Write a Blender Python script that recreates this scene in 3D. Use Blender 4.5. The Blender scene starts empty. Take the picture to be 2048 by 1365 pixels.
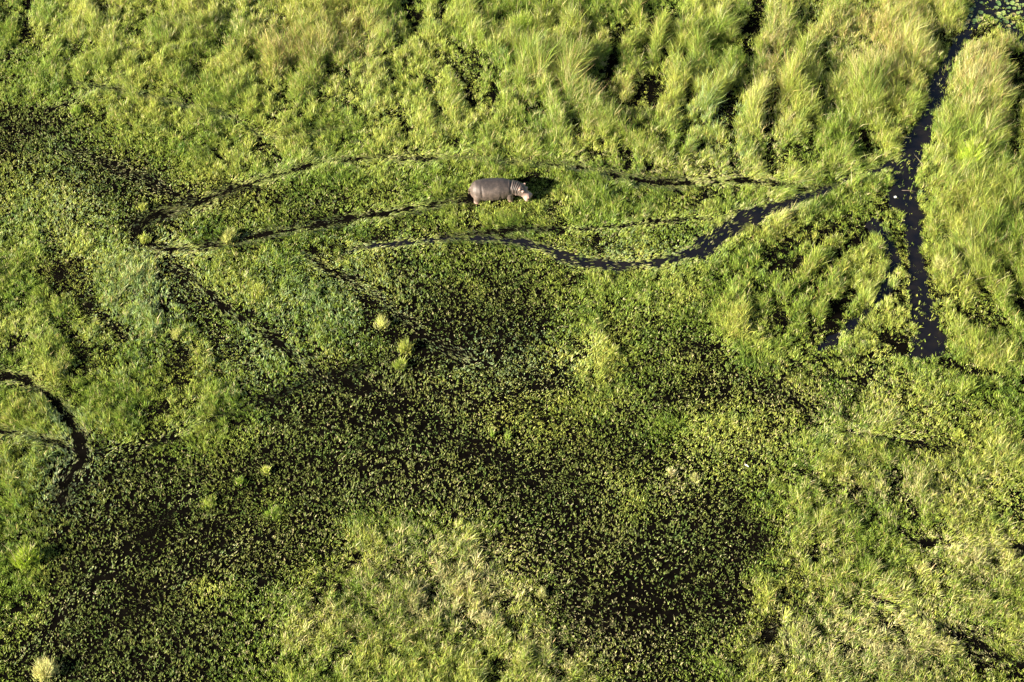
import bpy, bmesh, math
import numpy as np
from mathutils import Vector, Matrix

# ------------------------------------------------------------------ camera
rad = math.radians
HC, PITCH, LENS = 84.0, rad(48.0), 70.0
F = 2048 * LENS / 36.0
CY = -HC / math.tan(PITCH)
scene = bpy.context.scene
C = scene.collection
cam_d = bpy.data.cameras.new('camera'); cam = bpy.data.objects.new('camera', cam_d); C.objects.link(cam)
cam.location = (0, CY, HC); cam.rotation_euler = (math.pi / 2 - PITCH, 0, 0)
cam_d.lens = LENS; cam_d.sensor_width = 36; cam_d.clip_start = 1; cam_d.clip_end = 5000
scene.camera = cam

# ------------------------------------------------------------------ sky + sun
SUN_EL, SUN_AZ = rad(21.5), rad(26)      # light travels towards +x, turned 26 deg to +y
w = bpy.data.worlds.new('World'); scene.world = w; w.use_nodes = True
nt = w.node_tree; nt.nodes.clear()
sky = nt.nodes.new('ShaderNodeTexSky'); sky.sky_type = 'NISHITA'; sky.sun_disc = False
sky.sun_elevation = SUN_EL
tosun = Vector((-math.cos(SUN_AZ) * math.cos(SUN_EL), -math.sin(SUN_AZ) * math.cos(SUN_EL), math.sin(SUN_EL)))
sky.sun_rotation = math.atan2(tosun.x, tosun.y)
sky.air_density = 1.0; sky.dust_density = 0.6
bg = nt.nodes.new('ShaderNodeBackground'); bg.inputs[1].default_value = 0.05
out = nt.nodes.new('ShaderNodeOutputWorld')
nt.links.new(sky.outputs[0], bg.inputs[0]); nt.links.new(bg.outputs[0], out.inputs[0])
sd = bpy.data.lights.new('sun', 'SUN'); sd.energy = 5.0; sd.angle = rad(0.5); sd.color = (1.0, 0.93, 0.80)
sun = bpy.data.objects.new('sun', sd); C.objects.link(sun); sun.location = (-40, -40, 60)
sun.rotation_euler = tosun.to_track_quat('Z', 'Y').to_euler()
vs = scene.view_settings
vs.view_transform = 'Standard'; vs.look = 'None'; vs.exposure = 2.28; vs.gamma = 1.0
scene.cycles.max_bounces = 6; scene.cycles.diffuse_bounces = 3; scene.cycles.glossy_bounces = 2
scene.cycles.transmission_bounces = 3; scene.cycles.transparent_max_bounces = 4

# ------------------------------------------------------------------ helpers
rng = np.random.default_rng(7)
sP, cP = math.sin(PITCH), math.cos(PITCH)

def p2w(px, py):
    """photo pixel (2048 wide) -> place on the marsh floor, metres"""
    u = (np.asarray(px, float) - 1024) / F; v = (682.5 - np.asarray(py, float)) / F
    dy = cP + v * sP; dz = -sP + v * cP
    t = HC / -dz
    return u * t, CY + dy * t

def w2p(x, y, z=0.0):
    X = x; Y = y - CY; Z = z - HC
    d = Y * cP - Z * sP; v = Y * sP + Z * cP
    return 1024 + F * X / d, 682.5 - F * v / d

def pxm(px, py):
    """photo pixels per metre there"""
    x, y = p2w(px, py); return F / ((y - CY) * cP + HC * sP)

def tag(o, label=None, cat=None, group=None, kind=None):
    if label: o['label'] = label
    if cat: o['category'] = cat
    if group: o['group'] = group
    if kind: o['kind'] = kind
    return o

def vnoise(x, y, scale, seed, octaves=1, gain=0.5):
    """smooth lattice noise 0..1"""
    tot = 0.0; amp = 1.0; nrm = 0.0
    for o in range(octaves):
        r = np.random.default_rng(seed * 101 + o); lat = r.random((257, 257)); lat[256] = lat[0]; lat[:, 256] = lat[:, 0]
        fx = np.asarray(x) / scale + 1000.3 + seed * 3.7; fy = np.asarray(y) / scale + 1000.7 + seed * 1.9
        ix = np.floor(fx).astype(int); iy = np.floor(fy).astype(int)
        tx = fx - ix; ty = fy - iy; tx = tx * tx * (3 - 2 * tx); ty = ty * ty * (3 - 2 * ty)
        ix &= 255; iy &= 255
        a = lat[iy, ix]; b = lat[iy, ix + 1]; c = lat[iy + 1, ix]; d = lat[iy + 1, ix + 1]
        tot = tot + amp * ((a * (1 - tx) + b * tx) * (1 - ty) + (c * (1 - tx) + d * tx) * ty)
        nrm += amp; amp *= gain; scale = scale / 2.03
    return tot / nrm

def sstep(a, b, v):
    t = np.clip((v - a) / (b - a), 0, 1); return t * t * (3 - 2 * t)

def lin(*rgb):
    return np.array([((c / 255 + 0.055) / 1.055) ** 2.4 if c > 10 else c / 255 / 12.92 for c in rgb])

def mat(name):
    m = bpy.data.materials.new(name); m.use_nodes = True
    n = m.node_tree; n.nodes.clear()
    o = n.nodes.new('ShaderNodeOutputMaterial')
    return m, n, o

# ------------------------------------------------------------------ what grows where (a map of the marsh)
RES = 0.1
X0, X1, Y0, Y1 = -44.0, 44.0, -34.0, 46.0
gx = np.arange(X0, X1, RES); gy = np.arange(Y0, Y1, RES)
GX, GY = np.meshgrid(gx, gy)
GPX, GPY = w2p(GX, GY)

COVER = np.array([
 #0   128 256 384 512 640 768 896 1024 1152 1280 1408 1536 1664 1792 1920 2048
 [8.0,9.0,9.0,9.0,9.0,9.2,9.0,8.5,9.2,9.2,9.0,9.0,8.5,9.2,9.2,8.5,5.0],   # 0
 [7.0,7.8,8.8,9.0,9.0,9.0,9.0,9.0,9.2,9.0,9.0,9.0,8.5,9.2,9.2,8.5,8.5],   # 136
 [4.4,4.6,6.2,7.0,7.5,8.0,8.2,8.6,9.0,9.0,9.0,9.0,8.6,9.2,9.0,9.0,8.8],   # 273
 [5.8,5.4,4.8,5.8,6.0,5.4,6.0,6.6,7.6,7.2,7.0,6.4,7.6,9.0,9.0,8.8,9.2],   # 410
 [7.6,6.2,6.6,5.6,6.2,6.5,5.4,5.2,5.0,5.4,5.5,6.2,8.4,9.0,8.0,8.8,9.2],   # 546
 [7.4,7.0,6.4,6.0,5.6,6.2,5.6,3.8,5.0,6.4,5.4,5.8,8.4,8.2,6.0,8.6,9.2],   # 682
 [8.0,7.4,7.6,7.6,5.2,4.2,3.8,4.6,5.8,6.2,5.0,4.4,4.8,6.2,6.4,6.8,7.6],   # 819
 [7.4,4.2,4.0,4.2,4.2,4.4,3.8,3.2,3.6,4.8,5.4,5.4,6.0,7.4,8.0,6.6,6.4],   # 955
 [7.2,4.2,3.2,3.6,4.2,4.4,6.6,7.0,4.0,3.2,4.0,3.6,7.4,8.0,6.8,8.0,7.8],   # 1092
 [6.6,3.2,3.2,4.2,5.8,7.4,8.4,8.6,6.6,3.2,2.4,4.0,8.2,8.4,7.6,8.2,8.4],   # 1228
 [6.2,4.2,4.2,5.4,6.0,7.6,8.2,8.4,8.2,7.0,4.6,5.2,8.4,8.6,8.6,6.8,7.4],   # 1365
]) / 10.0

def grid_lookup(G, px, py):
    fx = np.clip(px / 128, 0, 15.999); fy = np.clip(py / 136.5, 0, 9.999)
    ix = fx.astype(int); iy = fy.astype(int); tx = fx - ix; ty = fy - iy
    tx = tx * tx * (3 - 2 * tx); ty = ty * ty * (3 - 2 * ty)
    return (G[iy, ix] * (1 - tx) + G[iy, ix + 1] * tx) * (1 - ty) + (G[iy + 1, ix] * (1 - tx) + G[iy + 1, ix + 1] * tx) * ty

# wander the lookup so that the patches have natural outlines
wx = (vnoise(GX, GY, 5, 11, 3) - .5) * 120; wy = (vnoise(GX, GY, 5, 12, 3) - .5) * 90
cover = grid_lookup(COVER, GPX + wx, GPY + wy)

# round patches: x, y, rx, ry, change of cover
for (x, y, rx, ry, dv) in [
    (1000, 640, 130, 60, -.12), (230, 345, 110, 40, -.16), (60, 250, 70, 60, -.06), (880, 700, 90, 40, -.16), (1090, 770, 70, 22, -.22),
    (800, 830, 150, 60, -.08), (1020, 940, 110, 40, -.10), (1500, 1080, 70, 45, -.22), (1440, 1150, 80, 50, -.12), (1250, 1190, 120, 60, -.1),
    (1250, 640, 230, 90, .07), (1150, 780, 160, 60, .05), (150, 260, 160, 100, .05), (1330, 850, 60, 30, .12), (1420, 860, 100, 40, .16), (1210, 720, 90, 60, .10), (900, 760, 50, 30, .12), (880, 1090, 130, 60, .20), (980, 1200, 140, 90, .14), (1120, 1270, 80, 50, .12), (720, 1280, 130, 80, .08), (1640, 1010, 60, 60, .12), (1600, 1260, 90, 70, .10),
    (1700, 1000, 110, 70, .1), (300, 1260, 40, 30, .12), (420, 1180, 60, 30, .16), (1850, 900, 90, 30, -.10), (1380, 700, 60, 20, -.1),
    (550, 250, 60, 30, .05), (430, 1000, 60, 30, .14), (540, 1010, 40, 50, .12), (1130, 1140, 60, 50, .10), (1160, 1010, 60, 30, -.1),
    (140, 960, 40, 70, -.1), (1900, 1230, 80, 40, -.1), (1760, 1090, 50, 20, -.08), (1560, 800, 80, 20, -.1),
    (660, 880, 90, 40, .06), (600, 960, 130, 60, -.05), (200, 1120, 100, 60, -.06), (60, 620, 60, 60, .06)]:
    q = ((GPX - x) / rx) ** 2 + ((GPY - y) / ry) ** 2
    cover = cover + dv * np.exp(-q * 1.1)
cover = cover + (vnoise(GX, GY, 3.2, 21, 3) - .5) * .26

# trails: (strength, pressed-flat grass 0..1, [(x, y, width px)...])
TR = [
 # open channel on the right
 (1.3, 0, [(1965,0,40),(1950,35,30),(1925,70,20),(1905,110,22),(1885,155,26),(1868,205,30),(1850,255,30),(1822,300,34),(1806,340,48),(1812,400,56),(1826,450,34),(1828,520,26),(1836,580,32),(1850,640,46),(1862,685,56),(1835,712,22)]),
 (1.25, 0, [(2048,12,90),(2000,15,70),(1965,20,40)]),
 (1.0, 0, [(2005,45,30),(2035,75,30),(2048,95,30)]),
 (1.1, .5, [(1800,318,26),(1750,342,15),(1700,358,14),(1645,382,22)]),
 (1.0, .9, [(1645,384,18),(1590,382,16),(1540,368,13),(1470,362,10),(1400,366,10),(1330,370,14),(1260,360,14),(1200,347,11),(1150,336,10)]),
 (.45, 1, [(1150,336,9),(1080,330,8),(1000,326,8),(940,318,8),(880,320,12),(800,318,12),(700,320,12),(640,326,12)]),
 (.80, 1, [(640,326,8),(590,342,10),(520,362,10),(450,386,12),(390,412,14),(330,426,16),(290,440,22),(272,462,22),(285,486,18),(320,500,14),(380,500,12),(440,490,10),(500,476,9),(560,466,9),(620,456,8),(700,440,8),(780,426,10),(860,412,11),(935,403,13)]),
 (1.15, .6, [(1642,386,20),(1595,400,26),(1530,425,38),(1460,452,44),(1425,485,40),(1385,510,28),(1320,526,20),(1250,531,18),(1180,529,16),(1135,517,22),(1090,500,18),(1040,486,12),(980,480,10),(900,480,10),(830,486,12),(760,492,9),(700,502,7)]),
 (.95, .5, [(1530,425,16),(1440,438,10),(1370,441,10),(1300,448,9),(1200,459,9),(1100,461,8),(1000,464,8),(930,473,8),(870,482,8),(800,492,7)]),
 (.45, .6, [(130,300,20),(210,330,50),(270,350,44),(330,385,44),(380,410,26)]),
 (.6, .5, [(220,168,5),(180,185,7),(150,205,7),(105,220,6)]),
 (.5, .8, [(160,170,5),(230,180,6),(300,198,7),(380,215,8),(440,227,9),(500,262,9),(555,282,10),(620,266,8),(700,256,7)]),
 (1.0, .2, [(55,0,13),(50,40,14),(45,80,12),(20,108,9),(0,126,9)]),
 (.85, .2, [(318,560,12),(325,620,20),(340,670,20),(372,720,16)]),
 (.7, .5, [(350,530,10),(400,575,14),(455,625,20),(510,660,20),(560,695,18),(620,740,20),(655,765,18)]),
 (.7, .4, [(175,625,10),(215,650,13),(252,682,10)]),
 (.42, .8, [(600,510,14),(650,540,18),(700,562,18),(760,602,20),(820,652,24),(880,692,28),(935,722,26)]),
 (1.0, .2, [(0,712,8),(35,690,12),(62,668,10),(105,654,8)]),
 (.9, .9, [(0,755,16),(45,760,18),(90,790,18),(130,832,18),(155,880,20),(165,920,20),(135,960,20),(120,1000,20)]),
 (.85, .7, [(0,868,20),(60,874,18),(110,890,16),(150,906,16)]),
 (.45, .5, [(165,912,22),(300,890,22),(400,850,24),(470,822,20),(560,790,20),(650,752,20),(730,738,20)]),
 (.42, .35, [(40,1320,22),(90,1270,26),(140,1210,28),(200,1155,30),(270,1095,30),(330,1040,26),(380,990,20)]),
 (.38, .3, [(250,1230,22),(330,1180,22),(400,1130,22),(500,1070,20)]),
 (.42, .3, [(640,762,30),(760,790,40),(850,850,60),(930,885,60),(1010,930,60),(1090,965,50)]),
 (.6, .2, [(990,806,20),(1040,788,26),(1100,768,22),(1150,722,16),(1180,690,10)]),
 (.6, .2, [(1380,690,14),(1450,702,12),(1520,730,14),(1580,736,16),(1640,722,15),(1720,716,14),(1810,705,16)]),
 (.75, .2, [(1632,712,8),(1660,748,8),(1700,775,7)]),
 (.6, .3, [(1745,745,10),(1710,790,10),(1698,832,12)]),
 (.5, .4, [(1590,800,12),(1620,850,14),(1700,872,14),(1800,882,14),(1900,902,16)]),
 (.75, .3, [(1715,1188,8),(1782,1217,14),(1837,1236,16),(1875,1258,20),(1925,1280,36),(1965,1297,32),(2007,1319,22),(2060,1342,18)]),
 (.75, .3, [(1800,1062,10),(1830,1086,14),(1871,1093,14),(1939,1091,10),(2007,1096,10),(2060,1106,14)]),
 (.5, .3, [(1520,1290,30),(1560,1250,24),(1600,1330,30)]),
 # shaded furrows between the ridges of tall grass
 (1.1, 0, [(1515,0,12),(1508,44,12),(1498,111,9),(1496,175,9),(1470,216,8),(1458,256,9),(1464,303,9),(1468,345,7)]),
 (1.1, 0, [(1638,0,10),(1626,34,12),(1597,84,13),(1570,118,16),(1552,162,14),(1542,202,14),(1538,236,14),(1536,286,12),(1541,345,9)]),
 (1.05, 0, [(1650,100,8),(1649,150,12),(1640,200,10),(1646,232,6)]),
 (.9, 0, [(1622,250,8),(1620,282,10),(1613,325,6)]),
 (.9, 0, [(1720,268,8),(1745,312,8)]),
 (1.0, 0, [(2040,110,16),(2035,140,16),(2042,190,10),(2028,230,12),(2030,290,16),(2020,330,8)]),
 (1.05, 0, [(1740,455,14),(1725,475,12),(1683,502,12),(1653,541,15),(1630,581,13),(1618,625,8),(1621,684,6)]),
 (.95, 0, [(1700,432,7),(1650,472,8),(1602,520,10),(1566,568,9),(1545,612,7)]), (.9, 0, [(1640,442,7),(1592,470,8),(1548,508,8),(1515,545,6)]),
 (.9, 0, [(1590,590,7),(1572,640,8),(1560,680,6)]), (.85, 0, [(1680,610,7),(1660,650,8),(1648,690,6)]),
 (.9, 0, [(1618,478,10),(1569,507,9),(1542,548,13),(1528,585,10),(1500,560,6)]),
 (.9, .2, [(1745,450,26),(1778,490,30),(1790,522,26),(1775,555,26),(1766,583,28),(1747,615,24),(1707,645,24),(1680,672,22),(1640,700,14)]),
 (.9, 0, [(1730,660,10),(1770,680,12),(1800,700,14)]),
 (.8, .3, [(1880,460,14),(1912,507,18),(1940,551,18),(1963,585,18),(1987,612,10)]),
 (.95, 0, [(2012,540,8),(2020,560,9),(2034,598,9),(2050,632,9)]),
 (.8, 0, [(1890,730,12),(1933,743,12),(1966,746,10),(2003,755,8)]),
 (1.1, 0, [(812,0,16),(820,30,18),(830,62,14)]),
 (.9, 0, [(884,0,8),(880,42,9)]), (.8, 0, [(1000,20,8),(996,60,8)]),
 (.9, 0, [(1130,100,14),(1160,92,20)]), (.85, 0, [(1050,65,8),(1078,70,10)]),
 (.9, 0, [(1340,60,8),(1331,113,11),(1312,161,9),(1292,200,9)]),
 (.9, 0, [(974,118,9),(984,165,7),(988,222,6)]), (.85, 0, [(900,128,6),(926,178,7),(947,210,7)]),
 (.8, 0, [(1082,212,9),(1090,235,6)]), (.85, 0, [(1256,285,7),(1258,335,6)]), (.85, 0, [(1222,130,9),(1212,160,7)]),
 (.85, 0, [(955,112,12),(962,130,10)]), (.7, 0, [(580,128,8),(590,150,6)]), (.7, 0, [(500,120,9),(510,135,7)]),
 (.8, 0, [(1405,235,9),(1400,300,7)]), (.8, 0, [(1395,160,8),(1380,200,7)]), (.8, 0, [(1440,120,8),(1425,165,7)]),
 (.7, 0, [(1185,500,8),(1190,480,8)]), (.8, 0, [(1290,160,7),(1270,215,7)]),
 (.7, 0, [(700,120,8),(690,150,7)]), (.7, 0, [(455,40,6),(450,60,8)]), (.75, 0, [(160,725,10),(148,750,12)]),
 (.7, 0, [(120,545,10),(100,600,8)]), (.6, 0, [(205,700,10),(190,760,10)]), (.6, 0, [(300,860,10),(305,820,8)]),
]
dist_n = (vnoise(GX, GY, .7, 31, 3) - .5)
bare = np.zeros_like(GX); near = np.zeros_like(GX); TX = np.zeros_like(GX); TY = np.zeros_like(GX); edge = np.zeros_like(GX); water_m = np.zeros_like(GX)
for ti, (s, flat, pts) in enumerate(TR):
    for (ax, ay, aw), (bx, by, bw) in zip(pts[:-1], pts[1:]):
        A = p2w(ax, ay); B = p2w(bx, by)
        wsc = .56 if ti < 3 else (1.0 if flat == 0 else (.52 if ti == 7 else .36))
        wa = aw / pxm(ax, ay) * wsc; wb = bw / pxm(bx, by) * wsc
        R = max(wa, wb) + 1.8
        i0 = max(int((min(A[0], B[0]) - R - X0) / RES), 0); i1 = min(int((max(A[0], B[0]) + R - X0) / RES) + 1, len(gx))
        j0 = max(int((min(A[1], B[1]) - R - Y0) / RES), 0); j1 = min(int((max(A[1], B[1]) + R - Y0) / RES) + 1, len(gy))
        if i1 <= i0 or j1 <= j0: continue
        sl = (slice(j0, j1), slice(i0, i1))
        dx, dy = B[0] - A[0], B[1] - A[1]; L2 = dx * dx + dy * dy + 1e-9
        t = np.clip(((GX[sl] - A[0]) * dx + (GY[sl] - A[1]) * dy) / L2, 0, 1)
        d = np.hypot(GX[sl] - A[0] - t * dx, GY[sl] - A[1] - t * dy)
        hw = wa + (wb - wa) * t
        dd = d - hw + dist_n[sl] * (.60 + .6 * hw)
        b = s * (1 - sstep(-.22, .14, dd))
        bare[sl] = np.maximum(bare[sl], b)
        n = flat * np.exp(-np.maximum(dd, 0) / .34) * min(s + .2, 1)
        upd = n > near[sl]
        L = math.sqrt(L2); near[sl] = np.maximum(near[sl], n)
        TX[sl] = np.where(upd, dx / L, TX[sl]); TY[sl] = np.where(upd, dy / L, TY[sl])
        edge[sl] = np.maximum(edge[sl], s * np.exp(-np.maximum(dd, 0) / (.35 if flat else .5)))
        if ti < 4 or ti == 7 or (s == .9 and flat == .2):
            water_m[sl] = np.maximum(water_m[sl], 1 - sstep(-.25, .1, dd))

brk = sstep(.50, .68, vnoise(GX, GY, 1.3, 33, 2)); bare = bare * (1 - .55 * brk * (water_m < .3))
# height of the growth, metres
height = .19 + .26 * sstep(.50, .88, cover)
for (x, y, rx, ry, dh) in [(1750,150,210,170,.55),(1970,260,100,230,.5),(1590,160,60,200,.45),(720,50,130,80,.55),(1070,50,110,80,.6),(1110,150,110,70,.5),
    (580,110,70,60,.5),(1300,100,120,120,.35),(1690,560,130,120,.22),(1620,410,70,28,-.2),(1970,600,90,200,.28),(1600,430,90,50,.3),(930,60,80,60,.4),(1450,180,80,150,.3),(330,40,200,80,.12),
    (1230,260,200,70,.15),(130,600,90,80,.14),(300,640,110,120,.12),(60,1000,70,160,.15),(1560,640,90,70,.2)]:
    q = ((GPX + wx * .3 - x) / rx) ** 2 + ((GPY + wy * .3 - y) / ry) ** 2
    height = height + dh * np.exp(-q * 1.2)
upper = 1 - sstep(250, 420, GPY + wy)
lumpA = vnoise(GX * 1.25 + GY * .3, GY * .8 - GX * .25, 1.5, 41, 2)
lumpB = vnoise(GX, GY, .55, 42, 2)
lush = sstep(.5, .8, cover)
lumpC = vnoise(GX, GY, .34, 43, 2)
height = height * (.62 + .45 * (lumpB - .5) + 2.1 * (lumpC - .5) * (.5 + .5 * lush) + lush * (lumpA - .38) * 1.7 + (1 - lush) * .2)
furrow = np.zeros_like(GX)
for (x, y, rx, ry, dx, dy, amp, wl) in [(1330,160,230,170,-48,140,1.0,1.35),(1000,180,190,110,45,110,.6,1.7),(1610,560,170,170,-100,125,.6,1.1),(250,620,260,140,55,95,.9,1.6),(640,620,220,120,105,80,.9,1.5),
    (1980,600,90,150,55,110,.9,1.4),(1590,200,110,180,-30,130,.35,1.5),(1750,180,110,160,-20,120,.3,2.0),(60,900,90,90,90,30,.5,1.5),(2000,150,60,120,-20,120,.4,1.5),(300,100,250,90,-60,90,.45,1.8),(1800,1200,260,70,110,50,.35,1.6)]:
    ax, ay = p2w(x, y); qx, qy = p2w(x + dx, y + dy); L = math.hypot(qx - ax, qy - ay); ux, uy = (qx - ax) / L, (qy - ay) / L
    al = (GX - ax) * ux + (GY - ay) * uy; ac = -(GX - ax) * uy + (GY - ay) * ux
    wob = (vnoise(GX, GY, 3.5, 45, 2) - .5) * 2.2
    nn = vnoise((ac + wob) / wl * 1.35, al / (wl * 3.4), 1.0, int(abs(x)) % 50 + 100, 2, .35)
    q = ((GPX - x) / rx) ** 2 + ((GPY - y) / ry) ** 2; mk = np.exp(-(q * .8) ** 2) * amp
    furrow = np.where(mk > .02, np.maximum(furrow, mk * (1 - sstep(.26, .47, nn))), furrow)
    height = height * (1 + mk * ((nn - .45) * 2.0))
height = np.maximum(height * (1 - .75 * furrow), .09)
height = height * (1 - .6 * np.clip(edge * near * 1.2, 0, 1)) * (1 - .55 * np.clip(edge, 0, 1))
gap = lush * (1 - sstep(.24, .40, lumpA * .75 + lumpB * .25)) * .5
cover2 = np.clip(cover - gap, 0, 1)
cover2 = cover2 * (1 - np.where(GPX < 900, .45, .75) * np.clip(furrow, 0, 1))
dens = cover2 * (1 - np.clip(bare, 0, 1))

def look(G, x, y):
    i = np.clip(((x - X0) / RES).astype(int), 0, len(gx) - 1); j = np.clip(((y - Y0) / RES).astype(int), 0, len(gy) - 1)
    return G[j, i]

# tone masks
straw_m = np.zeros_like(GX)
for (x, y, rx, ry, v) in [(900,1170,200,120,.75),(1150,1290,180,90,.6),(1750,1290,260,100,.75),(1950,1130,110,70,.60),(1800,980,180,60,.45),(650,1250,120,90,.4),(500,60,300,60,.15),
    (1620,1120,80,100,.25),(1750,100,160,100,.25),(1940,150,60,90,.4),(1550,150,30,150,.5),(1380,330,200,50,.25),(700,110,100,80,.3),(1150,200,150,100,.2),(1560,430,60,30,.3),(1700,830,130,60,.3),(1350,960,50,40,.3)]:
    q = ((GPX + wx * .5 - x) / rx) ** 2 + ((GPY + wy * .5 - y) / ry) ** 2
    straw_m = np.maximum(straw_m, v * np.exp(-q * 1.1))
silver_m = np.zeros_like(GX)
for (x, y, rx, ry, v) in [(290,580,130,120,.8),(640,600,170,110,.6),(1000,720,120,60,.7),(520,700,120,90,.5),(120,950,90,90,.7),(1430,240,70,90,.4),(1250,500,100,30,.5),(130,400,160,100,.35)]:
    q = ((GPX - x) / rx) ** 2 + ((GPY - y) / ry) ** 2
    silver_m = np.maximum(silver_m, v * np.exp(-q * 1.1))

# ------------------------------------------------------------------ the hippo's stand
HX, HY = p2w(991, 394.5)
HEAD_A = rad(4)
def hip_local(x, y):
    dx, dy = x - HX, y - HY
    return dx * math.cos(HEAD_A) + dy * math.sin(HEAD_A), -dx * math.sin(HEAD_A) + dy * math.cos(HEAD_A)

# ------------------------------------------------------------------ materials
def grass_material(name, rough=.5):
    m, n, o = mat(name)
    at = n.nodes.new('ShaderNodeAttribute'); at.attribute_name = 'tint'
    geo = n.nodes.new('ShaderNodeNewGeometry')
    nz = n.nodes.new('ShaderNodeTexNoise'); nz.inputs['Scale'].default_value = 9; nz.inputs['Detail'].default_value = 2
    n.links.new(geo.outputs['Position'], nz.inputs['Vector'])
    hs = n.nodes.new('ShaderNodeHueSaturation'); mr = n.nodes.new('ShaderNodeMapRange')
    mr.inputs['To Min'].default_value = .75; mr.inputs['To Max'].default_value = 1.25
    n.links.new(nz.outputs[0], mr.inputs[0]); n.links.new(mr.outputs[0], hs.inputs['Value']); n.links.new(at.outputs['Color'], hs.inputs['Color'])
    p = n.nodes.new('ShaderNodeBsdfPrincipled'); p.inputs['Roughness'].default_value = rough; p.inputs['Specular IOR Level'].default_value = .35
    tr = n.nodes.new('ShaderNodeBsdfTranslucent'); mx = n.nodes.new('ShaderNodeMixShader'); mx.inputs[0].default_value = .30
    n.links.new(hs.outputs[0], p.inputs['Base Color']); n.links.new(hs.outputs[0], tr.inputs['Color'])
    n.links.new(p.outputs[0], mx.inputs[1]); n.links.new(tr.outputs[0], mx.inputs[2]); n.links.new(mx.outputs[0], o.inputs[0])
    return m
M_GRASS = grass_material('grass_blades')

m, n, o = mat('peat_mud'); M_MUD = m
p = n.nodes.new('ShaderNodeBsdfPrincipled'); tc = n.nodes.new('ShaderNodeTexCoord')
nz = n.nodes.new('ShaderNodeTexNoise'); nz.inputs['Scale'].default_value = 1.7; nz.inputs['Detail'].default_value = 8; nz.inputs['Roughness'].default_value = .7
cr = n.nodes.new('ShaderNodeValToRGB'); cr.color_ramp.elements[0].position = .3; cr.color_ramp.elements[1].position = .75
cr.color_ramp.elements[0].color = (.0009, .0008, .0007, 1); cr.color_ramp.elements[1].color = (.0050, .0040, .0028, 1)
n.links.new(tc.outputs['Object'], nz.inputs['Vector']); n.links.new(nz.outputs[0], cr.inputs[0]); n.links.new(cr.outputs[0], p.inputs['Base Color'])
p.inputs['Roughness'].default_value = .9; p.inputs['Specular IOR Level'].default_value = 0
bp = n.nodes.new('ShaderNodeBump'); bp.inputs['Strength'].default_value = .6; bp.inputs['Distance'].default_value = .08
n.links.new(nz.outputs[0], bp.inputs['Height']); n.links.new(bp.outputs[0], p.inputs['Normal']); n.links.new(p.outputs[0], o.inputs[0])

m, n, o = mat('marsh_water'); M_WATER = m
p = n.nodes.new('ShaderNodeBsdfPrincipled'); tc = n.nodes.new('ShaderNodeTexCoord')
nz = n.nodes.new('ShaderNodeTexNoise'); nz.inputs['Scale'].default_value = 1.1; nz.inputs['Detail'].default_value = 5
cr = n.nodes.new('ShaderNodeValToRGB'); cr.color_ramp.elements[0].position = .35; cr.color_ramp.elements[1].position = .7
cr.color_ramp.elements[0].color = (.003, .003, .0045, 1); cr.color_ramp.elements[1].color = (.009, .007, .006, 1)
n.links.new(tc.outputs['Object'], nz.inputs['Vector']); n.links.new(nz.outputs[0], cr.inputs[0]); n.links.new(cr.outputs[0], p.inputs['Base Color'])
p.inputs['Roughness'].default_value = .14; p.inputs['IOR'].default_value = 1.33; p.inputs['Specular IOR Level'].default_value = .38
n2 = n.nodes.new('ShaderNodeTexNoise'); n2.inputs['Scale'].default_value = 5
bp = n.nodes.new('ShaderNodeBump'); bp.inputs['Strength'].default_value = .08; bp.inputs['Distance'].default_value = .03
n.links.new(tc.outputs['Object'], n2.inputs['Vector']); n.links.new(n2.outputs[0], bp.inputs['Height']); n.links.new(bp.outputs[0], p.inputs['Normal'])
n.links.new(p.outputs[0], o.inputs[0])

# ------------------------------------------------------------------ ground sheet and water
def grid_mesh(name, xs, ys, Z, m):
    nx, ny = len(xs), len(ys)
    XX, YY = np.meshgrid(xs, ys)
    co = np.stack([XX, YY, Z], -1).reshape(-1, 3)
    idx = np.arange(nx * ny).reshape(ny, nx)
    q = np.stack([idx[:-1, :-1], idx[:-1, 1:], idx[1:, 1:], idx[1:, :-1]], -1).reshape(-1, 4)
    me = bpy.data.meshes.new(name)
    me.vertices.add(len(co)); me.vertices.foreach_set('co', co.astype(np.float32).ravel())
    me.loops.add(q.size); me.loops.foreach_set('vertex_index', q.astype(np.int32).ravel())
    me.polygons.add(len(q)); me.polygons.foreach_set('loop_start', (np.arange(len(q)) * 4).astype(np.int32))
    me.update(calc_edges=True); me.shade_smooth(); me.materials.append(m)
    ob = bpy.data.objects.new(name, me); C.objects.link(ob); return ob

xs = np.concatenate([[-1500, -400, -120, -60], np.arange(-46, 46.01, .25), [60, 120, 400, 1500]])
ys = np.concatenate([[-1500, -400, -120, -60], np.arange(-36, 48.01, .25), [60, 120, 400, 1500]])
XX, YY = np.meshgrid(xs, ys)
inside = (abs(XX) < 43) & (YY > -33) & (YY < 45)
Z = np.where(inside, .016 + .05 * (vnoise(XX, YY, 1.3, 51, 3) - .42), .02)
wm = np.where(inside, look(water_m, XX, YY), 0)
Z = Z - .22 * wm
ground = grid_mesh('ground', xs, ys, Z, M_MUD); tag(ground, kind='structure')
wat = grid_mesh('water', np.array([-44., 44.]), np.array([-34., 46.]), np.full((2, 2), -.006), M_WATER); tag(wat, kind='structure')

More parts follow.
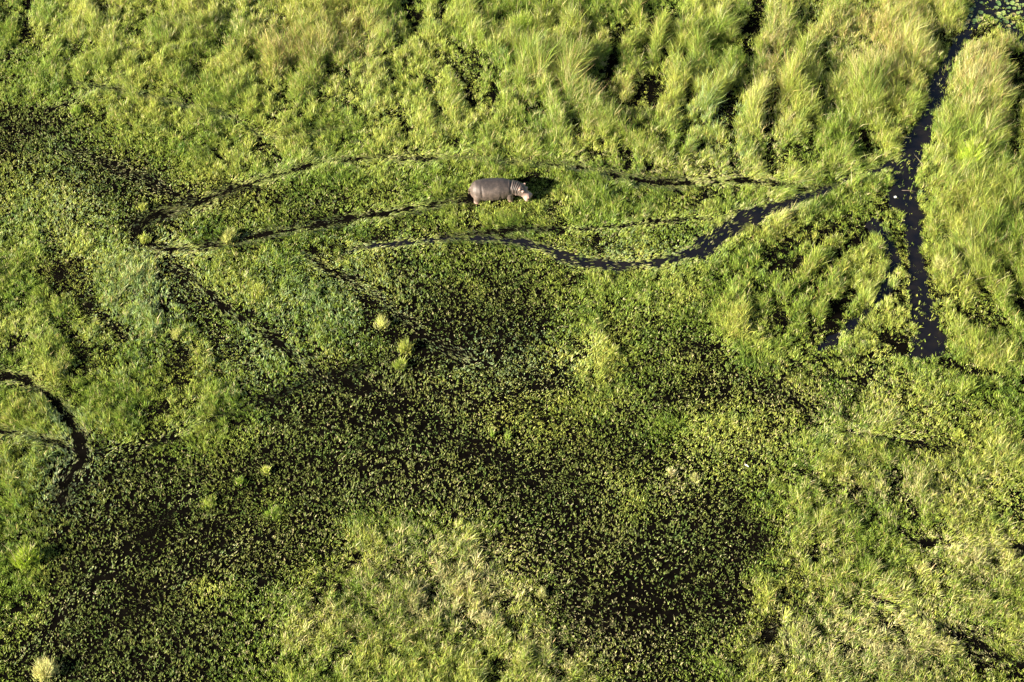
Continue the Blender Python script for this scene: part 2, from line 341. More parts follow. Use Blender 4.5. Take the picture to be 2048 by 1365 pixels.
# ------------------------------------------------------------------ blades
def build_blades(name, bx, by, bz, h, wd, ang, bend, face, col, origin=(0, 0, 0)):
    """each blade: a curved tapering ribbon. ang = direction it bends to, bend = sideways reach / height"""
    N = len(bx)
    ca, sa = np.cos(ang), np.sin(ang); fx, fy = np.cos(face) * wd / 2, np.sin(face) * wd / 2
    reach = h * bend; up = h / np.sqrt(1 + .55 * bend ** 2)
    def pt(t, k):
        X = bx + ca * reach * (t * .35 + t * t * .65); Y = by + sa * reach * (t * .35 + t * t * .65)
        Zz = bz + up * (t * 1.12 - .12 * t * t - np.minimum(bend, 2.0) * .10 * t ** 3)
        return np.stack([X + fx * k, Y + fy * k, np.maximum(Zz, .005)], -1)
    V = np.stack([pt(0., -.8), pt(0., .8), pt(.5, -1.), pt(.5, 1.), pt(1., 0.)], 1).reshape(-1, 3)
    V = V - np.array(origin)
    base = (np.arange(N) * 5)[:, None]
    loops = (base + np.array([[0, 1, 3, 2, 2, 3, 4]])).ravel()
    starts = ((np.arange(N) * 7)[:, None] + np.array([[0, 4]])).ravel()
    me = bpy.data.meshes.new(name)
    me.vertices.add(N * 5); me.vertices.foreach_set('co', V.astype(np.float32).ravel())
    me.loops.add(N * 7); me.loops.foreach_set('vertex_index', loops.astype(np.int32))
    me.polygons.add(N * 2); me.polygons.foreach_set('loop_start', starts.astype(np.int32))
    me.update(calc_edges=True)
    at = me.attributes.new('tint', 'FLOAT_COLOR', 'FACE')
    cc = np.ones((N * 2, 4), np.float32); cc[:, :3] = np.repeat(np.clip(col, 0.001, 1), 2, 0)
    at.data.foreach_set('color', cc.ravel())
    me.materials.append(M_GRASS)
    ob = bpy.data.objects.new(name, me); ob.location = origin; C.objects.link(ob)
    return ob

FRESH = np.array([.200, .275, .034]); YELLOW = np.array([.405, .425, .080]); STRAW = np.array([.600, .510, .270])
OLIVE = np.array([.155, .170, .052]); SILVER = np.array([.330, .430, .210]); DEEP = np.array([.075, .150, .025]); RUST = np.array([.400, .290, .110])

# clump positions: a jittered lattice over the seen ground and a margin round it
S = .097
cx = np.arange(X0 + 1, X1 - 1, S); cy = np.arange(Y0 + 1, Y1 - 1, S)
cx, cy = np.meshgrid(cx, cy); cx = (cx + rng.uniform(-.5, .5, cx.shape) * S).ravel(); cy = (cy + rng.uniform(-.5, .5, cy.shape) * S).ravel()
ppx, ppy = w2p(cx, cy)
ok = (ppx > -170) & (ppx < 2218) & (ppy > -130) & (ppy < 1500)
cx, cy = cx[ok], cy[ok]
den = look(dens, cx, cy); hh = look(height, cx, cy); cov = look(cover, cx, cy); nr = look(near, cx, cy); ed = look(edge, cx, cy); br = look(bare, cx, cy)
hx, hy = hip_local(cx, cy)
under = ((hx + .25) / 1.4) ** 2 + ((hy - .1) / .5) ** 2 < 1
speck = vnoise(cx, cy, .15, 61, 2) * .8 + .2 * vnoise(cx, cy, 1.1, 62, 3)
cc_ = np.clip(.08 + 1.08 * den - .40 * (1 - sstep(0, .22, den)) , .02, .93); z = np.log(cc_ / (1 - cc_)) / 1.7
prob = np.where(speck > .5 - .20 * z, .88, .06 * cc_)
prob = np.where(den < .02, 0, prob)
wtm = look(water_m, cx, cy)
prob = prob + .16 * (wtm < .2) * (prob < .3)
prob = np.where((br > .2) & (nr > .2), np.maximum(prob * .7, .22 * (1 - sstep(.35, .8, br)) + .045), prob) + .05 * (br > .5)
shadow_dip = np.exp(-(((hx - 2.3) / 1.7) ** 2 + ((hy - .8) / 1.2) ** 2))
hh = hh * (1 - .75 * np.clip(shadow_dip * 1.4, 0, 1))  # grass shortened on purpose here so the hippo's cast shadow reads
prob = prob * (1 - .8 * np.exp(-(((hx + .2) / 1.75) ** 2 + (hy / .85) ** 2) ** 3))
hh = hh * (1 - .45 * np.exp(-(((hx) / 2.0) ** 2 + ((hy + .6) / 1.0) ** 2) ** 2))
keep = (rng.random(len(cx)) < prob) & ~under
cx, cy, den, hh, cov, nr, ed, br = [a[keep] for a in (cx, cy, den, hh, cov, nr, ed, br)]
NC = len(cx)
tall = hh > .62
nb = np.clip(np.round(4.4 + 3.0 * sstep(.45, .75, cov) + 2.5 * tall + rng.normal(0, 1.1, NC)), 3, 24).astype(int)
nb = np.where(br > .25, 4, nb)
cid = np.repeat(np.arange(NC), nb); NB = len(cid)
r_ = lambda: rng.random(NB)
covb = cov[cid]
spread = (.032 + .044 * sstep(.45, .75, covb))
a = r_() * 2 * np.pi; rr = np.sqrt(r_()) * spread
bx = cx[cid] + np.cos(a) * rr; by = cy[cid] + np.sin(a) * rr
clumph = rng.uniform(.7, 1.3, NC)[cid]
h = hh[cid] * clumph * rng.uniform(.45, 1.15, NB)
flatb = np.clip(nr[cid] * 1.25, 0, 1) * (r_() < .85)
# lean: a slow wind-laid direction, the clump's own whim, each blade outwards from its clump
wind = vnoise(cx, cy, 7, 71, 2) * 2 * np.pi * 1.6
ed_ = np.clip(ed, 0, 1)
wamp = .02 + .22 * vnoise(cx, cy, 3, 72, 2)
own = rng.uniform(0, 2 * np.pi, NC)
lx = np.cos(wind) * wamp + np.cos(own) * .25; ly = np.sin(wind) * wamp + np.sin(own) * .25
oa = np.where(tall[cid], .28, .40) * rng.uniform(.2, 1.3, NB); jx, jy = rng.normal(0, .16, (2, NB))
lxb = lx[cid] + np.cos(a) * oa + jx; lyb = ly[cid] + np.sin(a) * oa + jy
tx, ty = look(TX, cx, cy)[cid], look(TY, cx, cy)[cid]
sgn = np.where(vnoise(cx, cy, 2.5, 73)[cid] > .5, 1., -1.)
lxb = lxb * (1 - flatb) + tx * sgn * flatb * 2.6 + rng.normal(0, .5, NB) * flatb
lyb = lyb * (1 - flatb) + ty * sgn * flatb * 2.6 + rng.normal(0, .5, NB) * flatb
bend = np.hypot(lxb, lyb); ang = np.arctan2(lyb, lxb)
h = np.where(flatb > .4, np.clip(h, .16, .26) * rng.uniform(.7, 1.1, NB) / np.sqrt(1 + .25 * bend ** 2), h)
wd = rng.uniform(.013, .031, NB) * np.where(tall[cid], .8, 1.0)
face = r_() * np.pi
bz = np.where(br[cid] > .3, -.01, .0)
# colour of each leaf
tone = vnoise(cx, cy, 2.6, 81, 3) + rng.normal(0, .10, NC)
st = look(straw_m, cx, cy); sv = look(silver_m, cx, cy)
colc = FRESH + (YELLOW - FRESH) * np.clip((tone - .25) * 1.7, 0, 1)[:, None]
sparse = (1 - sstep(.38, .62, cov))[:, None]
colc = colc * (1 - .65 * sparse) + OLIVE * .65 * sparse
pick = (rng.random(NC) < sv * .8)[:, None]; colc = np.where(pick, colc * .35 + SILVER * .65, colc)
pick = (rng.random(NC) < st * .75 + .05)[:, None]; colc = np.where(pick, colc * .35 + STRAW * .65, colc)
pick = (rng.random(NC) < .10 + .5 * sstep(.55, .8, vnoise(cx, cy, .9, 85, 2)))[:, None]; colc = np.where(pick, colc * .4 + DEEP * .6, colc)
colc = np.where((nr > .35)[:, None], colc * .7 + (OLIVE * .8 + STRAW * .2) * .3, colc)
colc = colc * np.where((br > .3) & (nr > .2), .6, 1.)[:, None]
col = colc[cid] * rng.uniform(.62, 1.38, (NB, 1)) * (1 + rng.normal(0, .06, (NB, 3)))
pk = r_() < (.03 + .22 * st[cid] + .07 * flatb); col[pk] = col[pk] * .3 + STRAW * .7
rust = np.zeros(NC); qpx, qpy = w2p(cx, cy)
for (x, y, rx, ry, v) in [(575,110,70,50,.35),(1750,80,110,80,.3),(1960,150,60,70,.35),(700,60,60,60,.2),(1560,130,30,70,.25),(2010,110,30,60,.3),(1180,170,120,40,.15)]:
    rust = np.maximum(rust, v * np.exp(-(((qpx - x) / rx) ** 2 + ((qpy - y) / ry) ** 2)))
pk = (r_() < .06 + rust[cid]) & (hh[cid] > .45); col[pk] = RUST * rng.uniform(.8, 1.3, (pk.sum(), 1))
tb = tall[cid]; fb = (flatb > .4) & ~tb; sb = ~tb & ~fb

g = build_blades('marsh_grass', bx[sb], by[sb], bz[sb], h[sb], wd[sb], ang[sb], bend[sb], face[sb], col[sb])
tag(g, 'low lumpy green and straw marsh grass covering the wet flats', 'grass', kind='stuff')
g = build_blades('tall_grass', bx[tb], by[tb], bz[tb], h[tb], wd[tb] * 1.05, ang[tb], bend[tb], face[tb], col[tb])
tag(g, 'tall yellow-green grass with rusty seed heads on the ridges beside the channels', 'tall grass', kind='stuff')
g = build_blades('trampled_grass', bx[fb], by[fb], bz[fb], h[fb], wd[fb], ang[fb], bend[fb], face[fb], col[fb])
tag(g, 'pale trampled grass pressed flat along the muddy animal trails', 'trampled grass', kind='stuff')

# long arching stems over the channel banks
k = 420
ix = rng.choice(NC, 9000)
sel = [i for i in ix if tall[i] and (ed[i] > .15 or rng.random() < .05)][:k]
sx, sy = cx[sel], cy[sel]; ns = len(sel)
g = build_blades('grass_stems', sx, sy, np.zeros(ns), rng.uniform(.9, 1.35, ns), rng.uniform(.018, .03, ns), rng.uniform(0, 6.28, ns), rng.uniform(.4, 1.2, ns),
                 rng.uniform(0, 3.14, ns), STRAW * rng.uniform(.6, 1.0, (ns, 1)))
tag(g, 'thin pale stems arching out over the dark channel banks', 'grass stems', kind='stuff')

# ------------------------------------------------------------------ single tussocks
TUS = [ # x, y at the foot, height m, radius m, blades, colour, label, group
 (152,226,.45,.42,240,FRESH,'small round bright green tussock alone in the speckled upper left'),
 (368,298,.40,.50,240,DEEP*1.7,'low deep green tussock on the thin mat near the upper left trails'),
 (286,418,.45,.32,160,YELLOW,'small yellow-green tussock just above the left bend of the loop trail'),
 (290,480,.42,.42,240,YELLOW,'round yellow tussock inside the left bend of the loop trail'),
 (462,478,.70,.55,420,(YELLOW*3+STRAW)/4,'pale-footed tussock on the lower edge of the loop trail, throwing a dark shadow'),
 (520,588,.60,.85,420,YELLOW*1.05,'sprawling yellow-green tussock with long loose blades below the loop trail'),
 (355,672,.50,.40,240,(YELLOW*3+STRAW)/4,'yellowish tussock beside the short dark furrow at left'),
 (762,652,.65,.42,260,(YELLOW*2+STRAW)/3,'pale upright tussock, uppermost of the three left of centre'),
 (812,702,.75,.48,340,YELLOW,'bright yellow-green tussock, middle of the three left of centre'),
 (800,734,.65,.42,260,(FRESH+YELLOW)/2,'green tussock, lowest of the three left of centre'),
 (876,385,.55,.60,300,(FRESH+YELLOW)/2,'fresh green tussock in the grass to the left of the hippopotamus'),
 (1942,318,1.35,1.05,1100,YELLOW*np.array([.95,1.08,.6]),'large bright yellow-green fountain of reeds right of the channel'),
 (1882,540,.95,.50,360,(YELLOW+STRAW)/2,'spiky straw-tipped tussock leaning over the right bank of the channel'),
 (1930,782,.75,.50,320,(FRESH+YELLOW)/2,'green upright tussock below the tall grass at far right'),
 (1917,876,.55,.42,240,YELLOW,'lone pale tussock in the short grass under the right-hand ridges'),
 (532,946,.45,.30,160,YELLOW*1.1,'small yellow tussock above the dark lower left flats'),
 (482,968,.45,.35,180,FRESH,'small bright green tussock in the dark lower left flats'),
 (415,1010,.38,.45,260,(FRESH+YELLOW)/2,'wide loose green tussock in the dark lower left flats'),
 (547,1030,.45,.55,240,FRESH*1.1,'loose green tussock, nearest the centre of the dark lower left flats'),
 (55,1122,1.15,.62,620,YELLOW*np.array([.85,1.0,.5]),'tall yellow-green bush of grass at the left edge with a deep shadow'),
 (92,1350,.85,.66,620,(YELLOW+STRAW*1.3)/2,'pale domed mound of grass standing alone in the bottom left corner'),
 (985,872,.50,.16,70,FRESH*1.3,'thin upright bright green tuft, left one of a pair below the centre'),
 (1014,878,.50,.20,90,FRESH*1.3,'thin upright bright green tuft, right one of a pair below the centre'),
 (1190,214,.75,.70,420,DEEP*2,'dark green tussock in the lumpy grass above the hippopotamus'),
 (1345,950,.40,.30,150,STRAW,'pale straw tussock where the dark flats meet the lower right meadow'),
 (1392,960,.38,.30,150,(STRAW+YELLOW)/2,'small yellow tussock just right of the pale straw one'),
 (1040,60,1.2,.95,900,YELLOW*np.array([.85,1.05,.6]),'large bushy bright green tussock at the top of the picture'),
 (840,1200,.55,.40,240,STRAW,'bleached straw tussock on the pale lower middle mound'),
 (968,1238,.55,.45,280,STRAW,'bleached straw tussock near the right shoulder of the lower middle mound'),
 (1085,1192,.50,.32,200,(STRAW+YELLOW)/2,'pale tussock on the very edge between lower middle mound and dark flats'),
]
for (px_, py_, hgt, rad_, nbl, colr, label) in TUS:
    ox, oy = p2w(px_, py_)
    nbl = int(nbl * 1.5); a = rng.random(nbl) * 2 * np.pi; q = np.sqrt(rng.random(nbl)); ks = int(4 + rad_ * 10)
    sa_, sr_ = rng.random(ks) * 6.28, rng.uniform(.1, .75, ks) * rad_; sh_ = rng.uniform(.55, 1.1, ks); sh_[0] = 1.1; sr_[0] *= .3; sub = rng.choice(ks, nbl, p=sh_ ** 2 / (sh_ ** 2).sum())
    x = ox + np.cos(sa_[sub]) * sr_[sub] + np.cos(a) * q * rad_ * .35; y = oy + np.sin(sa_[sub]) * sr_[sub] + np.sin(a) * q * rad_ * .35
    bh = hgt * sh_[sub] * rng.uniform(.55, 1.05, nbl)
    cc = (np.asarray(colr) * .75 + FRESH * .25) * (1 + .18 * rng.normal(0, 1, ks))[sub][:, None] * rng.uniform(.7, 1.3, (nbl, 1)) * (1 + rng.normal(0, .06, (nbl, 3)))
    pk = rng.random(nbl) < .10; cc[pk] = STRAW * rng.uniform(.6, .95, (pk.sum(), 1))
    skirt = rng.random(nbl) < .2; x = np.where(skirt, ox + np.cos(a) * rad_ * (.25 + .75 * q), x); y = np.where(skirt, oy + np.sin(a) * rad_ * (.25 + .75 * q), y); bh = np.where(skirt, rng.uniform(.14, .3, nbl), bh)
    t = build_blades('grass_tussock', x, y, np.zeros(nbl), bh, rng.uniform(.018, .036, nbl), a + rng.normal(0, .9, nbl), .08 + q * rng.uniform(.1, .6, nbl),
                     rng.random(nbl) * np.pi, cc, (float(ox), float(oy), 0))
    tag(t, label, 'grass tussock', 'tussocks standing out of the marsh grass')

# ------------------------------------------------------------------ lily pads
m, n, o = mat('lily_leaf'); M_LILY = m
p = n.nodes.new('ShaderNodeBsdfPrincipled'); oi = n.nodes.new('ShaderNodeObjectInfo')
cr = n.nodes.new('ShaderNodeValToRGB'); cr.color_ramp.elements[0].color = (.06, .11, .025, 1); cr.color_ramp.elements[1].color = (.26, .20, .07, 1)
e = cr.color_ramp.elements.new(.5); e.color = (.15, .20, .05, 1)
n.links.new(oi.outputs['Random'], cr.inputs[0]); n.links.new(cr.outputs[0], p.inputs['Base Color']); p.inputs['Roughness'].default_value = .4
n.links.new(p.outputs[0], o.inputs[0])
def pad_mesh(seed):
    r = np.random.default_rng(seed); bm = bmesh.new(); K = 22
    rings = []
    for rr, zz in ((0, .022), (.55, .014), (.93, .006), (1.0, .020)):
        ring = []
        for i in range(K):
            th = .14 + (2 * math.pi - .28) * i / (K - 1)
            rad_ = rr * (1 + .05 * math.sin(th * 3 + seed)) if rr else 0
            ring.append(bm.verts.new((.17 * rad_ * math.cos(th), .17 * rad_ * math.sin(th), zz)) if rr else None)
        rings.append(ring)
    c = bm.verts.new((0, 0, .012))
    for i in range(K - 1):
        bm.faces.new((c, rings[1][i], rings[1][i + 1]))
        for a_, b_ in ((1, 2), (2, 3)): bm.faces.new((rings[a_][i], rings[b_][i], rings[b_][i + 1], rings[a_][i + 1]))
    me = bpy.data.meshes.new('lily_pad'); bm.to_mesh(me); bm.free(); me.materials.append(M_LILY); me.shade_smooth()
    return me
pads = [pad_mesh(i) for i in range(4)]
r2 = np.random.default_rng(3); placed = []
ZN = [(1990, 2058, -12, 62, 62, 'round yellow-green lily pad in the dense raft filling the corner pool', 'lily pads in the dense raft'),
      (1932, 1968, -6, 30, 10, 'lone lily pad against the grassy left bank of the corner pool', 'lily pads along the left bank of the pool'),
      (1922, 1960, 28, 55, 14, 'small lily pad in the loose cluster where the channel leaves the pool', 'lily pads at the mouth of the channel')]
for (x0, x1, y0, y1, num, lab, grp) in ZN:
    got = 0
    for _ in range(num * 30):
        if got >= num: break
        a_, b_ = r2.uniform(x0, x1), r2.uniform(y0, y1); x, y = p2w(a_, b_); s = r2.uniform(.45, 1.2)
        if any((x - u) ** 2 + (y - v) ** 2 < (.125 * (s + q)) ** 2 for u, v, q in placed): continue
        placed.append((x, y, s)); got += 1
        ob = bpy.data.objects.new('lily_pad', pads[len(placed) % 4]); C.objects.link(ob)
        ob.location = (x, y, .004); ob.rotation_euler = (r2.normal(0, .09), r2.normal(0, .09), r2.uniform(0, 6.28)); ob.scale = (s, s * r2.uniform(.85, 1), s)
        tag(ob, lab, 'lily pad', grp)

# ------------------------------------------------------------------ small lone things
def simple_mat(name, c, rough=.6, scale=20., var=.3):
    m, n, o = mat(name); p = n.nodes.new('ShaderNodeBsdfPrincipled'); tc = n.nodes.new('ShaderNodeTexCoord')
    nz = n.nodes.new('ShaderNodeTexNoise'); nz.inputs['Scale'].default_value = scale
    mx = n.nodes.new('ShaderNodeMixRGB'); mx.inputs[1].default_value = (*[v * (1 - var) for v in c], 1); mx.inputs[2].default_value = (*[min(v * (1 + var), 1) for v in c], 1)
    n.links.new(tc.outputs['Object'], nz.inputs['Vector']); n.links.new(nz.outputs[0], mx.inputs[0]); n.links.new(mx.outputs[0], p.inputs['Base Color'])
    p.inputs['Roughness'].default_value = rough; n.links.new(p.outputs[0], o.inputs[0]); return m

def link_bm(name, bm, m, loc=(0, 0, 0), parent=None):
    me = bpy.data.meshes.new(name); bm.to_mesh(me); bm.free(); me.materials.append(m); me.shade_smooth()
    ob = bpy.data.objects.new(name, me); C.objects.link(ob); ob.location = loc; ob.parent = parent; return ob

bm = bmesh.new(); bmesh.ops.create_icosphere(bm, subdivisions=3, radius=.075)  # white stone in the channel, slightly flattened and lumpy
for v in bm.verts:
    v.co.x *= 1.25; v.co.z *= .8; v.co += v.normal * (.006 * math.sin(v.co.x * 60 + v.co.y * 41))
sx, sy = p2w(1791, 395)
tag(link_bm('white_stone', bm, simple_mat('stone_white', (.50, .48, .40)), (sx, sy, .03)), 'small cream-white stone alone in the dark channel', 'stone')

def tube(pts, radii, K=8):
    bm = bmesh.new(); prev = None
    for i, (p_, r_0) in enumerate(zip(pts, radii)):
        p_ = Vector(p_); d = (Vector(pts[min(i + 1, len(pts) - 1)]) - Vector(pts[max(i - 1, 0)])).normalized()
        s1 = d.cross(Vector((0, 0, 1))).normalized(); s2 = s1.cross(d)
        ring = [bm.verts.new(p_ + (s1 * math.cos(2 * math.pi * k / K) + s2 * math.sin(2 * math.pi * k / K)) * r_0) for k in range(K)]
        if prev:
            for k in range(K): bm.faces.new((prev[k], prev[(k + 1) % K], ring[(k + 1) % K], ring[k]))
        else: bm.faces.new(ring[::-1])
        prev = ring
    bm.faces.new(prev); return bm
sx, sy = p2w(1818, 383)
tag(link_bm('floating_stem', tube([(-.42, .08, 0), (-.15, .045, .03), (.15, 0, .035), (.45, -.05, .02)], [.012, .018, .02, .012]), simple_mat('dead_stem', (.10, .07, .045)), (sx, sy, .0)),
    'brown dead stem lying across the dark channel water', 'stem')
# feather
bm = bmesh.new(); K = 9; L = .26; vs_ = []
for i in range(K):
    t = i / (K - 1); wdt = .035 * math.sin(math.pi * min(t * .9 + .1, 1)) ** .7
    x = (t - .5) * L; zc = .05 * math.sin(math.pi * t)
    vs_.append([bm.verts.new((x, -wdt, zc - .008)), bm.verts.new((x, 0, zc + .006)), bm.verts.new((x, wdt, zc - .008)), bm.verts.new((x, 0, zc - .002))])
for a_, b_ in zip(vs_[:-1], vs_[1:]):
    for k in range(4): bm.faces.new((a_[k], a_[(k + 1) % 4], b_[(k + 1) % 4], b_[k]))
bm.faces.new(vs_[0]); bm.faces.new(vs_[-1][::-1])
sx, sy = p2w(1493, 938)
fo = link_bm('feather', bm, simple_mat('feather_white', (.8, .84, .86)), (sx, sy, .26)); fo.rotation_euler = (0, .1, rad(-38))
tag(fo, 'small white feather caught on the short grass of the lower right flats', 'feather')

# ------------------------------------------------------------------ the hippopotamus
def ellipse_loft(bm, secs, K=28):
    """secs: (centre, half-width, half-height, axis) ; closed loft"""
    prev = None
    for i, (c, a_, b_) in enumerate(secs):
        c = Vector(c)
        d = (Vector(secs[min(i + 1, len(secs) - 1)][0]) - Vector(secs[max(i - 1, 0)][0])).normalized()
        side = Vector((0, 0, 1)).cross(d)
        side = side.normalized() if side.length > .05 else Vector((0, 1, 0))
        up = d.cross(side).normalized()
        ring = [bm.verts.new(c + side * a_ * math.cos(2 * math.pi * k / K) + up * b_ * math.sin(2 * math.pi * k / K)) for k in range(K)]
        if prev:
            for k in range(K): bm.faces.new((prev[k], prev[(k + 1) % K], ring[(k + 1) % K], ring[k]))
        else: bm.faces.new(ring[::-1])
        prev = ring
    bm.faces.new(prev)

def ball(bm, c, r, sc=(1, 1, 1), rot=None):
    M = Matrix.Translation(c) @ (rot.to_4x4() if rot else Matrix.Identity(4)) @ Matrix.Diagonal((*sc, 1))
    bmesh.ops.create_icosphere(bm, subdivisions=3, radius=r, matrix=M)

bm = bmesh.new()
# trunk, x forward, +y away from the camera
ellipse_loft(bm, [((-1.52, .0, .80), .10, .12), ((-1.49, .0, .80), .26, .30), ((-1.40, 0, .79), .42, .45), ((-1.22, 0, .78), .57, .57), ((-.95, 0, .77), .66, .64),
                  ((-.6, 0, .76), .70, .66), ((-.2, 0, .75), .72, .67), ((.2, 0, .76), .70, .66), ((.55, 0, .78), .64, .62), ((.82, -.02, .80), .56, .54), ((1.0, -.04, .81), .46, .46)])
# neck and head, bending down and towards the camera
HD = [((.70, 0, .80), .52, .53), ((.98, -.02, .85), .49, .50), ((1.22, -.07, .84), .45, .46), ((1.44, -.15, .80), .40, .42), ((1.60, -.24, .71), .35, .36),
      ((1.72, -.32, .63), .29, .29), ((1.82, -.39, .555), .275, .25), ((1.91, -.45, .49), .31, .26), ((1.98, -.50, .43), .33, .24), ((2.03, -.54, .385), .27, .18), ((2.05, -.56, .36), .13, .09)]
ellipse_loft(bm, HD)
hd = (Vector(HD[8][0]) - Vector(HD[4][0])).normalized(); hs_ = Vector((0, 0, 1)).cross(hd).normalized(); hu = hd.cross(hs_).normalized()
if hu.z < 0: hu = -hu
eyec = Vector(HD[4][0]) + hd * .06
for s in (-1, 1):
    ball(bm, eyec + hs_ * s * .20 + hu * .27, .085, (1, 1, 1))                 # eye mounts
    ball(bm, Vector(HD[8][0]) + hs_ * s * .13 + hu * .155, .095)              # nostril mounts
    ball(bm, Vector(HD[8][0]) + hs_ * s * .21 - hu * .03, .14)                # tusk bulges
    ball(bm, Vector(HD[3][0]) + hs_ * s * .24 - hu * .12, .22)                # jowls
    # ears
    eb = Vector(HD[3][0]) + hd * .02 + hs_ * s * .27 + hu * .33
    ball(bm, eb - hu * .03, .075); ball(bm, eb + (hs_ * s * .6 + hu * .9 - hd * .1).normalized() * .055, .065, (1, .8, 1.1))
# legs: upper, knee, pillar, foot
for (x, y, r0, fwd) in ((.80, -.40, .25, .12), (.50, .40, .27, -.08), (-1.05, -.38, .32, -.10), (-1.0, .38, .32, .06)):
    ellipse_loft(bm, [((x, y * .9, .70), r0, r0), ((x + fwd * .3, y, .45), r0 * .85, r0 * .9), ((x + fwd * .8, y * 1.03, .22), r0 * .62, r0 * .66), ((x + fwd, y * 1.04, .05), r0 * .58, r0 * .60),
                      ((x + fwd, y * 1.04, -.04), r0 * .72, r0 * .74), ((x + fwd, y * 1.04, -.10), r0 * .70, r0 * .72)], 18)
    for k in (-1, 0, 1): ball(bm, (x + fwd + r0 * .62, y * 1.04 + k * r0 * .4, -.05), .06)
# tail
ellipse_loft(bm, [((-1.46, 0, .98), .08, .10), ((-1.56, -.01, .90), .06, .07), ((-1.60, -.02, .74), .045, .05), ((-1.61, -.03, .58), .035, .05), ((-1.60, -.03, .48), .02, .055)], 12)
tmp = bpy.data.meshes.new('tmp'); bm.to_mesh(tmp); bm.free()
to = bpy.data.objects.new('tmp', tmp); C.objects.link(to)
rm = to.modifiers.new('r', 'REMESH'); rm.mode = 'VOXEL'; rm.voxel_size = .024
sm = to.modifiers.new('s', 'SMOOTH'); sm.factor = .5; sm.iterations = 6
dg = bpy.context.evaluated_depsgraph_get(); me = bpy.data.meshes.new_from_object(to.evaluated_get(dg), depsgraph=dg)
bpy.data.objects.remove(to); bpy.data.meshes.remove(tmp)
me.name = 'hippopotamus'
NV = len(me.vertices); co = np.empty(NV * 3, np.float32); me.vertices.foreach_get('co', co); co = co.reshape(-1, 3).astype(float)
no = np.empty(NV * 3, np.float32); me.vertices.foreach_get('normal', no); no = no.reshape(-1, 3)
# skin folds: deep creases round the neck and jaw, hip and shoulder dents, fine wrinkles
path = np.array([s_[0] for s_ in HD]); seg = path[1:] - path[:-1]; Ls = np.linalg.norm(seg, axis=1); cum = np.concatenate([[0], np.cumsum(Ls)])
best = np.full(NV, 9.); sarc = np.zeros(NV)
for i in range(len(seg)):
    t = np.clip(((co - path[i]) @ seg[i]) / Ls[i] ** 2, 0, 1); d = np.linalg.norm(co - path[i] - t[:, None] * seg[i], axis=1)
    u = d < best; best[u] = d[u]; sarc[u] = cum[i] + t[u] * Ls[i]
onhead = (co[:, 0] > .80)
disp = np.zeros(NV)
wav = .025 * np.sin(co[:, 2] * 7 + 1)
for pos, dep, wd_ in ((.27, .055, .030), (.40, .028, .020), (.50, .034, .020), (.62, .032, .020), (.74, .038, .024), (.86, .022, .018)):
    disp -= 1.3 * onhead * dep * np.exp(-((sarc + wav - pos) / wd_) ** 2)
disp -= .045 * np.exp(-(((co[:, 0] + .82 + .10 * (co[:, 2] - .7)) / .07) ** 2)) * np.exp(-((co[:, 2] - .95) / .30) ** 2) * (abs(co[:, 1]) > .2)
disp -= .03 * np.exp(-(((co[:, 0] - .30) / .08) ** 2)) * np.exp(-((co[:, 2] - .55) / .25) ** 2)
disp += .010 * (vnoise(co[:, 0] * 3 + co[:, 1], co[:, 2] * 1.4 + co[:, 1], .25, 91, 3) - .5)
disp -= .05 * np.exp(-((co[:, 1]) / .03) ** 2) * (co[:, 0] < -1.35) * (co[:, 2] < .75)
for s in (-1, 1):                                                            # nostril pits and mouth line
    c = np.array(Vector(HD[8][0]) + hs_ * s * .13 + hu * .25 + hd * .03); disp -= .06 * np.exp(-(np.linalg.norm(co - c, axis=1) / .035) ** 2)
rel = (co - np.array(HD[6][0])) @ np.array(hu)
disp -= .035 * np.exp(-((rel + .06 + .02 * np.sin(sarc * 9)) / .022) ** 2) * (sarc > 1.05)
co += no * disp[:, None]
me.vertices.foreach_set('co', co.astype(np.float32).ravel()); me.update()
pink = np.clip(.85 * np.exp(-((sarc - 1.45) / .38) ** 2) * onhead + .75 * sstep(.40, .10, co[:, 2]) + .5 * sstep(-1.25, -1.5, co[:, 0]) * sstep(.9, .4, co[:, 2]), 0, 1)
creas = np.zeros(NV)
for pos in (.40, .50, .62, .74, .86): creas += np.exp(-((sarc + wav - pos) / .03) ** 2)
pink = np.maximum(pink, .75 * np.clip(creas, 0, 1) * onhead * sstep(1.0, .6, co[:, 2]))
for s in (-1, 1):
    for c, r in ((eyec + hs_ * s * .20 + hu * .30, .11), (Vector(HD[3][0]) + hs_ * s * .30 + hu * .40, .15)):
        pink = np.maximum(pink, 1.25 * np.exp(-(np.linalg.norm(co - np.array(c), axis=1) / r) ** 2))
mudk = sstep(1.12, 1.34, co[:, 2] + .5 * (vnoise(co[:, 0], co[:, 1], .3, 95, 3) - .5)) * (co[:, 0] < .75) * (co[:, 0] > -1.25)
pink = np.where(pink < .3, pink - .22 * mudk, pink) + .12 * sstep(.95, .35, co[:, 2])
at = me.attributes.new('pink', 'FLOAT', 'POINT'); at.data.foreach_set('value', np.clip(pink, -.3, 1.1).astype(np.float32))
me.shade_smooth()
m, n, o = mat('hippo_skin'); M_SKIN = m
p = n.nodes.new('ShaderNodeBsdfPrincipled'); tc = n.nodes.new('ShaderNodeTexCoord'); at = n.nodes.new('ShaderNodeAttribute'); at.attribute_name = 'pink'
nz = n.nodes.new('ShaderNodeTexNoise'); nz.inputs['Scale'].default_value = 3.5; nz.inputs['Detail'].default_value = 7; nz.inputs['Roughness'].default_value = .65
ad = n.nodes.new('ShaderNodeMath'); ad.operation = 'MULTIPLY_ADD'; ad.inputs[1].default_value = 1.15
sb_ = n.nodes.new('ShaderNodeMath'); sb_.operation = 'ADD'; sb_.inputs[1].default_value = -.38
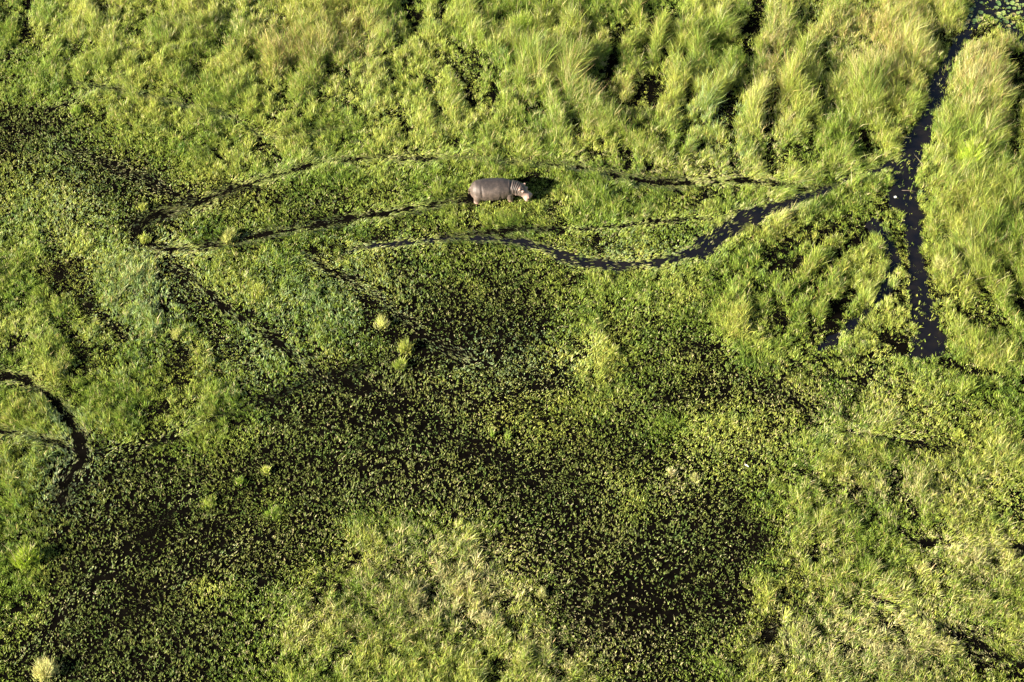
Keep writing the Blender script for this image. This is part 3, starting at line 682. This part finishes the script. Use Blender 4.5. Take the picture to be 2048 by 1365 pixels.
n.links.new(nz.outputs[0], ad.inputs[0]); n.links.new(at.outputs['Fac'], ad.inputs[2]); n.links.new(ad.outputs[0], sb_.inputs[0])
cr = n.nodes.new('ShaderNodeValToRGB'); cr.color_ramp.elements[0].position = 0; cr.color_ramp.elements[1].position = 1
cr.color_ramp.elements[0].color = (.032, .024, .020, 1); cr.color_ramp.elements[1].color = (.25, .155, .118, 1)
e = cr.color_ramp.elements.new(.45); e.color = (.098, .070, .054, 1)
n.links.new(sb_.outputs[0], cr.inputs[0])
vo = n.nodes.new('ShaderNodeTexNoise'); vo.inputs['Scale'].default_value = 26; vo.inputs['Detail'].default_value = 3
sp = n.nodes.new('ShaderNodeMapRange'); sp.inputs['From Min'].default_value = .66; sp.inputs['From Max'].default_value = .72
mx = n.nodes.new('ShaderNodeMixRGB'); mx.inputs[2].default_value = (.20, .15, .11, 1)
n.links.new(tc.outputs['Object'], nz.inputs['Vector']); n.links.new(tc.outputs['Object'], vo.inputs['Vector'])
n.links.new(vo.outputs[0], sp.inputs[0]); n.links.new(sp.outputs[0], mx.inputs[0]); n.links.new(cr.outputs[0], mx.inputs[1]); n.links.new(mx.outputs[0], p.inputs['Base Color'])
p.inputs['Roughness'].default_value = .55; p.inputs['Specular IOR Level'].default_value = .35
bp = n.nodes.new('ShaderNodeBump'); bp.inputs['Strength'].default_value = .35; bp.inputs['Distance'].default_value = .02
n.links.new(vo.outputs[0], bp.inputs['Height']); n.links.new(bp.outputs[0], p.inputs['Normal']); n.links.new(p.outputs[0], o.inputs[0])
me.materials.clear(); me.materials.append(M_SKIN)
hippo = bpy.data.objects.new('hippopotamus', me); C.objects.link(hippo)
hippo.location = (HX, HY, -.09); hippo.rotation_euler = (0, 0, HEAD_A)
tag(hippo, 'grey-brown hippopotamus grazing on a muddy trail, head lowered towards the viewer', 'hippopotamus')
M_EYE = simple_mat('eye_dark', (.012, .009, .008), .12)
for s in (-1, 1):
    bm = bmesh.new(); bmesh.ops.create_uvsphere(bm, u_segments=14, v_segments=10, radius=.032)
    for v in bm.verts: v.co.z *= .8
    link_bm('eye', bm, M_EYE, eyec + hs_ * s * .255 + hu * .305 + hd * .02, hippo)
